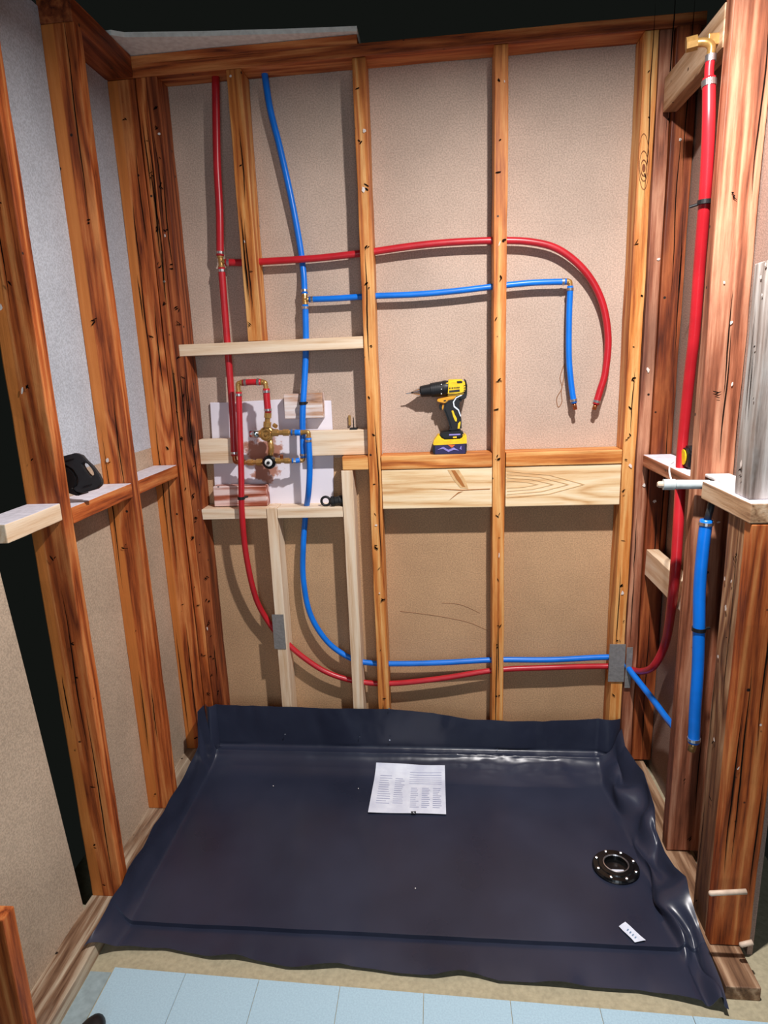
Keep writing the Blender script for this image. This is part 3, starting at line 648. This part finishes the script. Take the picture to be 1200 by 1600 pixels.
def place(u, v):
    """u: -1..0 left flap, 0..1 floor, 1..2 right flap ; v: -1..0 front flap, 0..1 floor, 1..2 back flap"""
    yv = FF+(FB-FF)*min(1, max(0, v))
    if v < 0: yv = FF+v*.11
    fr = FR-.012*(1-min(1, max(0, v)))
    fr = interp([(-1., .385), (-.83, .372), (-.62, .360), (-.42, .366), (-.28, .355), (-.15, .346), (0, .352)], yv)[0]
    fl = interp([(-1., -1.085), (-.81, -1.075), (-.5, -1.083), (-.12, -1.09), (0, -1.075)], yv)[0]
    uu = min(1, max(0, u)); x = fl+(fr-fl)*uu; z = .004; y = yv
    # slight relief of the loose sheet
    z += .0035*(1+noise.noise(Vector((x*4, y*3, 1)))) + .0012*noise.noise(Vector((x*14, y*9, 5)))
    if v < 0:
        t = -v
        fo = interp([(a, b) for a, b in Fout], x)[0]
        y = FF+(fo-FF)*t; z += .004*math.sin(t*2.5)+.009*max(0, math.sin(x*22+.5*math.sin(x*9)))*t*t
        z = max(z, .0045)
    # raised crease just before the front flap
    z += STEP*min(1, max(0, (v-.0005)/.0022))
    if v > 1:
        t = v-1; H = bz(x); rr = .03
        # cove then rise
        if t < .2:
            a = t/.2*math.pi/2; y = FB+(.0)*t + rr*.0; y = FB-rr+rr*math.sin(a)+rr*.0; z = .018+CH+rr*.4*(1-math.cos(a)); y = FB-rr*(1-math.sin(a))
            y = max(y, FB-rr) if t > 0 else FB-rr
        else:
            k = (t-.2)/.8; z0_ = .018+CH+rr*.4; z = z0_+(H-z0_)*k; y = FB
            y -= .010*max(0, noise.noise(Vector((x*5.5, z*4, 3))))+.006*abs(noise.noise(Vector((x*16, z*5, 8))))*k
            z += .002*noise.noise(Vector((x*9, 1, 1)))*k
    if v <= 1: z += cove(x, y)
    if v > .9 and v <= 1:
        k = (v-.9)/.1; y = lerp(y, FB-.03, k)
        pass
    if u < 0:
        t = -u
        q = interp([(a, b, c, d) for a, b, c, d in Lout], min(0, y if v <= 1 else 0))
        if v > 1: q = [y, -1.117, z]; 
        xo, zo = q[1], q[2]
        s = math.sin(t*math.pi/2)
        if v <= 1:
            if v < 0: zo = lerp(zo, .06, 0); yo = y
            x = lerp(fl, xo, t**.8); z = lerp(z, zo, t**1.4)
            x += .010*noise.noise(Vector((y*9, t*2, 4)))*t
            if v < 0: 
                q0 = -v; z = lerp(z, .060, q0*t); y -= .045*t*q0; 
        else:
            x = lerp(fl, -1.117, t); 
            y = FB-.03*t*(1-min(1, (v-1)))-.004 - .05*math.sin(t*math.pi)*.4
    if u > 1:
        t = u-1
        q = interp([(a, b, c, d) for a, b, c, d in Rout], min(0, y if v <= 1 else 0))
        xo, zo = q[1], q[2]
        if v <= 1:
            x = lerp(fr, xo, t**.9); z = lerp(z, zo, t**1.25)
            wv = noise.noise(Vector((y*8, t*1.5, 14)))
            x += .045*wv*math.sin(t*math.pi); z += .05*noise.noise(Vector((y*9+3, t*2, 24)))*math.sin(t*math.pi)
            z = max(z, .006)
            if v < 0: y -= .02*t*(-v)
        else:
            x = lerp(fr, .426, t); y = y-.02*math.sin(t*math.pi)*(1-.5*(v-1))
    return Vector((x, y, z))
us = [-1+k/SIDE for k in range(SIDE)]+[k/120 for k in range(121)]+[1+(k+1)/SIDE for k in range(SIDE)]
vs_ = [-1+k/12 for k in range(12)]+[0, .0005, .0027, .006]+[k/80 for k in range(1, 64)]+[.8+k/200 for k in range(41)]+[1+(k+1)/26 for k in range(26)]
for i, u in enumerate(us):
    for j, v in enumerate(vs_): grid[i, j] = bm.verts.new(place(u, v))
for i in range(len(us)-1):
    for j in range(len(vs_)-1):
        bm.faces.new((grid[i, j], grid[i+1, j], grid[i+1, j+1], grid[i, j+1]))
liner = fin(bm, 'shower_pan_liner', LINER, smooth=True, origin=(0, 0, 0))
sm = liner.modifiers.new('thickness', 'SOLIDIFY'); sm.thickness = .0012; sm.offset = 1; es_ = liner.modifiers.new('crisp_rim', 'EDGE_SPLIT'); es_.split_angle = .9
tag(liner, 'dark navy plastic shower pan liner folded up the walls over the floor', 'liner')
# folded corner ear, back left
def nail(c, lab):
    c = Vector(c); o = fin(lathe(c+Vector((0, .004, 0)), c-Vector((0, .0015, 0)), [(0, .001), (.004, .0012), (.004, .0032), (.0055, .0028)], 10), 'nail', CHROME)
    tag(o, lab, 'nail', 'shiny nail heads in the upturned liner back edge')
for q, lab in (((445, 1148), 'shiny nail head low in the liner below the taped pine upright'), ((562, 1151), 'shiny nail head in the liner below the untaped pine upright'),
               ((608, 1107), 'shiny nail head at the liner top edge below the left honey stud'), ((609, 1156), 'shiny nail head lower in the liner, straight below the edge one'),
               ((777, 1171), 'shiny nail head in the liner below the honey stud right of the drill'), ((334, 1152), 'shiny nail head in the liner near the back left corner'), ((955, 1170), 'shiny nail head in the liner near the back right corner')):
    nail(Y(q, -.026), lab)

# instruction sheet with faint print
def onfloor(q, z=.025): return at(q[0], q[1], 'Z', z)
def surf(x, y): return .0245+(cove(x, y) if y > -.16 else 0)
def hit(q):
    P = onfloor(q, .024)
    for _ in range(12): P = onfloor(q, surf(P.x, P.y))
    return P
def sheetbm(c, n=16, lift=.0, z=.013):
    bm = bmesh.new(); g = {}
    a_, b_, c_, d_ = [hit(q) for q in c]
    for i in range(n+1):
        for j in range(n+1):
            s, t = i/n, j/n
            P = (a_*(1-s)+b_*s)*(1-t)+(d_*(1-s)+c_*s)*t
            P.z = surf(P.x, P.y)+lift+.0008*math.sin(s*7+t*3)
            g[i, j] = bm.verts.new(P)
    for i in range(n):
        for j in range(n): bm.faces.new((g[i, j], g[i+1, j], g[i+1, j+1], g[i, j+1]))
    r = bmesh.ops.extrude_face_region(bm, geom=bm.faces[:]); bmesh.ops.translate(bm, verts=[q for q in r['geom'] if isinstance(q, bmesh.types.BMVert)], vec=(0, 0, .0006))
    return bm
SHC = [(588, 1194), (695, 1197), (697, 1273), (575, 1270)]
sh = tag(fin(sheetbm(SHC, lift=.002), 'instruction_sheet', PAPER), 'white instruction sheet with faint print lying on the back of the liner', 'paper')
def bilin(s, t, z=.0175):
    a_, b_, c_, d_ = [hit(q) for q in SHC]; P = (a_*(1-s)+b_*s)*(1-t)+(d_*(1-s)+c_*s)*t
    P.z = surf(P.x, P.y)+.0032+.0008*math.sin(s*7+t*3); return P
bm = bmesh.new()
def bar(bm, s0, s1, t, h=.006):
    n = 6
    vv = [[bm.verts.new(bilin(lerp(s0, s1, k/n), t+dt)) for k in range(n+1)] for dt in (0, h)]
    for k in range(n): bm.faces.new((vv[0][k], vv[0][k+1], vv[1][k+1], vv[1][k]))
random.seed(3)
for k in range(6): bar(bm, .5, .95, .12+.045*k)
for col_ in range(3):
    for k in range(11): bar(bm, .53+.15*col_, .53+.15*col_+random.uniform(.07, .12), .45+.042*k, .009)
for k in range(13): bar(bm, .08, random.uniform(.2, .26), .2+.05*k, .008); bar(bm, .3, random.uniform(.38, .44), .25+.045*k, .008)
fin(bm, 'printed_text', INK, sh)
fin(sheetbm([(642, 1269), (650, 1269), (650, 1273), (643, 1273)], 2, .003), 'notch_mark', DGREY, sh)
# small sticker
st = tag(fin(sheetbm([(977, 1441), (1009, 1470), (992, 1473), (967, 1448)], 4, .001), 'sticker', PAPER), 'small white printed sticker on the liner in front of the drain', 'sticker')
bm = bmesh.new()
for k in range(4):
    a_ = onfloor((981+k*4, 1452+k*4), .0285); bmesh.ops.create_cube(bm, size=.004, matrix=Matrix.Translation(a_-Vector((0, 0, .0012))) @ Matrix.Rotation(.8, 4, 'Z') @ Matrix.Diagonal((1.6, .7, .1, 1)))
fin(bm, 'print', INKB, st)
for q, lb in (((427, 1228), 'tiny white speck on the liner, nearest the back left corner'), ((560, 1232), 'tiny white speck on the liner just left of the instruction sheet'), ((649, 1388), 'tiny white speck on the liner in the middle of the floor'), ((500, 1204), 'tiny white speck on the back fold of the liner')):
    c = onfloor(q, .0245); bm = bmesh.new(); bmesh.ops.create_icosphere(bm, subdivisions=1, radius=.0022, matrix=Matrix.Translation(c))
    tag(fin(bm, 'debris_speck', WHSC), lb, 'debris', 'white specks on the liner')

# drain
dc = onfloor((962, 1357), .022)
dc.z += .005
DR = empty('shower_drain', dc-Vector((0, 0, .004)), 'round black bolted drain flange on the right side of the liner', 'drain')
def ringbm(c, prof, seg=48):
    bm = bmesh.new(); rs = []
    for r, z in prof: rs.append([bm.verts.new(c+Vector((r*math.cos(2*math.pi*k/seg), r*math.sin(2*math.pi*k/seg), z))) for k in range(seg)])
    for A, B in zip(rs, rs[1:]):
        for k in range(seg): bm.faces.new((A[k], A[(k+1) % seg], B[(k+1) % seg], B[k]))
    return bm
fin(ringbm(dc, [(.064, -.004), (.066, .002), (.063, .007), (.050, .008), (.048, .011), (.038, .012), (.034, .010), (.033, -.001), (.012, -.002), (.0, -.002)]), 'flange', ABS, DR)
for k in range(8):
    a = k*math.pi/4+.3; q = dc+Vector((.056*math.cos(a), .056*math.sin(a), .006))
    fin(lathe(q, q+Vector((0, 0, 1)), [(0, .0048), (.005, .0048), (.006, .003)], 6), 'bolt', CHROME if k % 2 else STEEL, DR)
fin(ringbm(dc+Vector((0, 0, .011)), [(.036, 0), (.0365, .003), (.034, .004), (.0325, .001)]), 'throat_rim', STEEL, DR)
q = dc+Vector((.002, -.016, .001)); bm = bmesh.new(); bmesh.ops.create_cube(bm, size=1, matrix=Matrix.Translation(q) @ Matrix.Diagonal((.034, .008, .002, 1)))
fin(bm, 'tape_scrap', PAPER, DR)

# ================================================================== DRILL (outline read off in its own plane)
yd0, yd1 = .015, .070                     # body from front to back
def dp(zx, zy, y): return at(620+zx/8.571, 570+zy/8.571, 'Y', y)      # zoomed photo coordinates on a plane
def dx(poly, y, th, bev=.002): return extr([dp(a, b, .03)+Vector((0, y-.03, 0)) for a, b in poly], (0, th, 0), bev)
base_ = dp(700, 1212, .03)
DRL = empty('cordless_drill', (base_.x, .045, 1.182), 'yellow and black cordless drill standing on the orange blocking', 'drill')
fin(dx([(660, 235), (700, 225), (905, 218), (925, 260), (935, 330), (925, 400), (880, 425), (790, 440), (650, 440)], .014, .056, .008), 'motor_housing', YEL, DRL)
fin(dx([(900, 212), (925, 225), (942, 300), (940, 420), (925, 480), (860, 490), (830, 470), (860, 430), (915, 400), (922, 300)], .018, .048, .003), 'rear_cap', BLACK, DRL)
fin(dx([(545, 485), (700, 450), (800, 432), (790, 462), (750, 490), (690, 505), (640, 545), (545, 525), (535, 500)], .022, .04, .003), 'front_shroud', YELD, DRL)
h = fin(dx([(640, 530), (700, 500), (760, 470), (800, 440), (900, 430), (925, 470), (850, 500), (835, 560), (850, 660), (865, 760), (870, 900), (700, 925), (710, 860), (680, 760), (650, 680), (625, 620)], .020, .045, .006), 'handle', BLACK, DRL)
fin(dx([(730, 640), (755, 632), (775, 690), (805, 745), (800, 785), (780, 780), (755, 720)], .0175, .004, .001), 'grip_accent', YEL, h)
fin(dx([(820, 810), (848, 775), (852, 800), (840, 880), (812, 880)], .0175, .004, .001), 'grip_accent', YEL, h)
fin(dx([(750, 520), (790, 460), (850, 430), (885, 430), (800, 470), (765, 525), (775, 575), (830, 620), (860, 710), (848, 714), (818, 635), (762, 590)], .0175, .004, .0006), 'silver_line', STEEL, h)
fin(dx([(615, 545), (640, 545), (635, 620), (620, 645), (605, 610)], .028, .028, .003), 'trigger', YELD, DRL)
fin(dx([(560, 560), (610, 555), (605, 640), (580, 640)], .030, .024, .003), 'trigger_guard', BLACK, DRL)
ft = fin(dx([(570, 935), (700, 915), (880, 900), (895, 960), (870, 1000), (640, 1015), (600, 1000)], .010, .066, .005), 'foot', BLACK, DRL)
bt = fin(dx([(480, 1090), (500, 1030), (560, 950), (600, 1000), (640, 1020), (860, 1010), (890, 960), (932, 955), (935, 1080), (500, 1105)], .006, .074, .005), 'battery_top', YEL, DRL)
bb = fin(dx([(482, 1090), (935, 1070), (928, 1195), (910, 1212), (500, 1216), (485, 1190)], .004, .078, .007), 'battery', PURP, DRL)
fin(dx([(482, 1085), (530, 1080), (530, 1215), (500, 1216), (485, 1190)], .0028, .08, .004), 'battery_end', BLACK, bb)
fin(dx([(900, 1075), (937, 1072), (930, 1195), (905, 1212)], .0028, .08, .003), 'battery_end', BLACK, bb)
fin(dx([(545, 1150), (620, 1110), (690, 1150), (760, 1120), (830, 1160), (760, 1150), (690, 1180), (620, 1140)], .0022, .004, .0004), 'printed_swoosh', LAV, bb)
fin(dx([(680, 1085), (780, 1085), (735, 1125)], .0022, .004, .0004), 'printed_wedge', plain('orange_print', S(226, 110, 60), .5), bb)
fin(dx([(840, 1130), (855, 1100), (862, 1100), (862, 1150), (853, 1150), (853, 1140), (838, 1140)], .0022, .004, .0003), 'numeral', LAV, bb)
fin(dx([(700, 945), (850, 940), (850, 958), (700, 965)], .0085, .003, .0003), 'raised_lettering', LAV, ft)
fin(dx([(750, 980), (800, 975), (800, 998), (752, 1000)], .0085, .003, .0003), 'gauge_mark', YEL, ft)
# lettering panels on the housing, vents, selector
fin(dx([(700, 368), (840, 352), (842, 380), (702, 394)], .012, .004, .0003), 'label_bar', DGREY, DRL)
for k, (u0, wd) in enumerate(((698, 16), (720, 12), (738, 18), (762, 14), (782, 12), (800, 16), (822, 18))):
    hh = 330-(u0-698)*.08
    fin(dx([(u0, hh), (u0+wd, hh-2), (u0+wd-3, hh+12), (u0, hh+22)], .012, .004, .0002), 'lettering', BLACK, DRL)
fin(dx([(800, 245), (860, 238), (880, 250), (870, 268), (810, 272)], .012, .004, .0006), 'selector_switch', BLACK, DRL)
for k in range(3): fin(dx([(895, 300+k*32), (918, 298+k*32), (918, 306+k*32), (895, 310+k*32)], .012, .004, .0003), 'vent', BLACK, DRL)
fin(dx([(625, 500), (655, 494), (660, 510), (630, 518)], .021, .004, .0005), 'direction_button', BLACK, DRL)
ax0, ax1 = dp(655, 340, .042), dp(120, 412, .042)
axd = (ax1-ax0).normalized(); sc_ = (dp(655, 340, .042)-dp(555, 340, .042)).length/100
fin(lathe(ax0, ax1, [(-.01, .024), (0, .0262), (30*sc_, .0262), (35*sc_, .0248), (200*sc_, .0235), (205*sc_, .021), (330*sc_, .0185), (345*sc_, .0165)], 40), 'chuck_collar', BLACK, DRL)
for k in range(4):
    fin(lathe(ax0+axd*(75+k*28)*sc_, ax1, [(0, .0236), (0, .0256), (4*sc_, .0256), (4*sc_, .0236)], 40), 'collar_groove', DGREY, DRL)
for k in range(3): 
    q = dp(598, 290+k*62, .0165); fin(boxbm(q-Vector((.0014, .001, .0018)), q+Vector((.0014, .001, .0018)), 0), 'dial_mark', WHT, DRL)
fin(lathe(ax0+axd*340*sc_, ax1, [(0, .0155), (10*sc_, .015), (95*sc_, .006), (130*sc_, .0035)], 24), 'chuck_nose', CHROME, DRL)
fin(lathe(ax0+axd*450*sc_, ax1, [(0, .0022), (88*sc_, .0018), (95*sc_, .0004)], 10), 'drill_bit', STEEL, DRL)

DRL.location.z += .0065

# ================================================================== black clip on the left ledge
# two rounded plates with oval openings joined by a bridge
o0 = at(118, 770, 'X', -1.150)
CL = empty('plastic_clip', (-1.165, -.60, 1.172), 'black plastic belt-style clip with oval openings standing on the left ledge', 'clip')
def cz(zx, zy, y): return at(20+zx/6, 680+zy/6, 'Y', y)
outer = [(440, 205), (585, 166), (640, 188), (690, 245), (740, 290), (800, 370), (828, 430), (822, 470), (780, 505), (640, 545), (590, 530), (560, 500), (600, 470), (612, 430), (600, 380), (560, 320), (500, 285), (462, 260)]
hole = [(645, 270), (670, 256), (700, 270), (740, 320), (760, 360), (755, 380), (730, 386), (700, 360), (665, 310)]
rf = -.655
plate = extr([cz(a, b, rf) for a, b in outer], (.0, .016, -.002), .002, holes=[[cz(a, b, rf) for a, b in hole]])
fin(plate, 'front_plate', DGREY, CL)
back = [(440, 205), (470, 270), (520, 300), (570, 350), (598, 410), (590, 470), (560, 500), (600, 540), (640, 560), (600, 572), (520, 545), (480, 520), (468, 330)]
fin(extr([cz(a, b, rf) for a, b in back], (.0, .045, -.002), .003), 'back_plate', BLACK, CL)
for k in range(3):
    fin(extr([cz(a, b, rf-.0015) for a, b in (((490+0, 238), (570, 218), (572, 226), (492, 246)), ((500, 275), (525, 290), (520, 296), (497, 282)), ((660, 478), (740, 458), (742, 466), (662, 488)))[k]], (0, .003, 0), .0002), 'slot', BLACK, CL)

# tape measure on the right ledge
tc = Vector((.498, -.30, 1.1665))
TM = empty('tape_measure', tc, 'small black and yellow tape measure on the right ledge behind the red riser', 'tape measure')
def circ(c, r, n=20, ax='X', sx=1): return [c+Vector((0, r*sx*math.cos(2*math.pi*k/n), r*math.sin(2*math.pi*k/n))) for k in range(n)]
fin(extr([tc+Vector((-.018, a, b)) for a, b in ((-.035, 0), (.032, 0), (.036, .02), (.033, .045), (.015, .062), (-.015, .062), (-.033, .048), (-.037, .02))], (.036, 0, 0), .006), 'case', BLACK, TM)
fin(extr(circ(tc+Vector((-.019, 0, .031)), .022), (-.003, 0, 0), .001), 'side_disc', YEL, TM)
fin(extr([tc+Vector((a, -.038, b)) for a, b in ((-.012, .012), (.012, .012), (.012, .05), (-.012, .05))], (0, -.003, 0), .001), 'front_label', YEL, TM)

# black ring strap on the lower crosspiece
rc = Y((509, 783), .02)
RT = empty('ring_strap', (Y((520, 790), .02).x, .02, 1.009), 'black ring-ended tool lying on the lower crosspiece beside the untaped upright', 'tool')
fin(tubebm([rc+Vector((.0155*math.cos(a), 0, .0155*math.sin(a))) for a in [k*2*math.pi/28 for k in range(29)]], .0045, 10), 'ring', BLACK, RT, smooth=True)
a_, b_ = Y((516, 784), .022), Y((539, 781), .03); L_ = (b_-a_).length
fin(lathe(a_, b_, [(0, .010), (.004, .019), (.014, .020), (.016, .015), (.03, .016), (.032, .018), (L_, .018)], 20), 'body', BLACK, RT)
# plug plate standing on right backing block
pc = Y((553, 674), .045)
pl = tag(fin(boxbm((pc.x-.013, .032, 1.2725), (pc.x+.013, .062, 1.278), .0015), 'nail_plate', BLACK), 'small black plate with an upright screw on the right backing block', 'hardware')
fin(lathe((pc.x, .045, 1.277), (pc.x, .045, 1.4), [(0, .002), (.034, .0016), (.038, .0004)], 8), 'screw', BLACK, pl)
tag(fin(boxbm((pc.x-.022, .080, 1.283), (pc.x-.014, .0902, 1.318), .001), 'brass_tab', BRASS), 'narrow brass tab on the drywall behind the little black plate', 'hardware')

# dark toe of something at the lower edge
c = at(137, 1624, 'Z', .02)
bm = bmesh.new(); bmesh.ops.create_uvsphere(bm, u_segments=24, v_segments=14, radius=1, matrix=Matrix.Translation(c) @ Matrix.Diagonal((.032, .06, .026, 1)))
for v in bm.verts:
    v.co.z = max(v.co.z, .0045)
    v.co.z += .004*noise.noise(v.co*30)
    v.co.z = max(v.co.z, .0045)
o = tag(fin(bm, 'shoe', BLACK, smooth=True), 'black rounded shoe toe on the pale tile at the lower left edge', 'shoe')
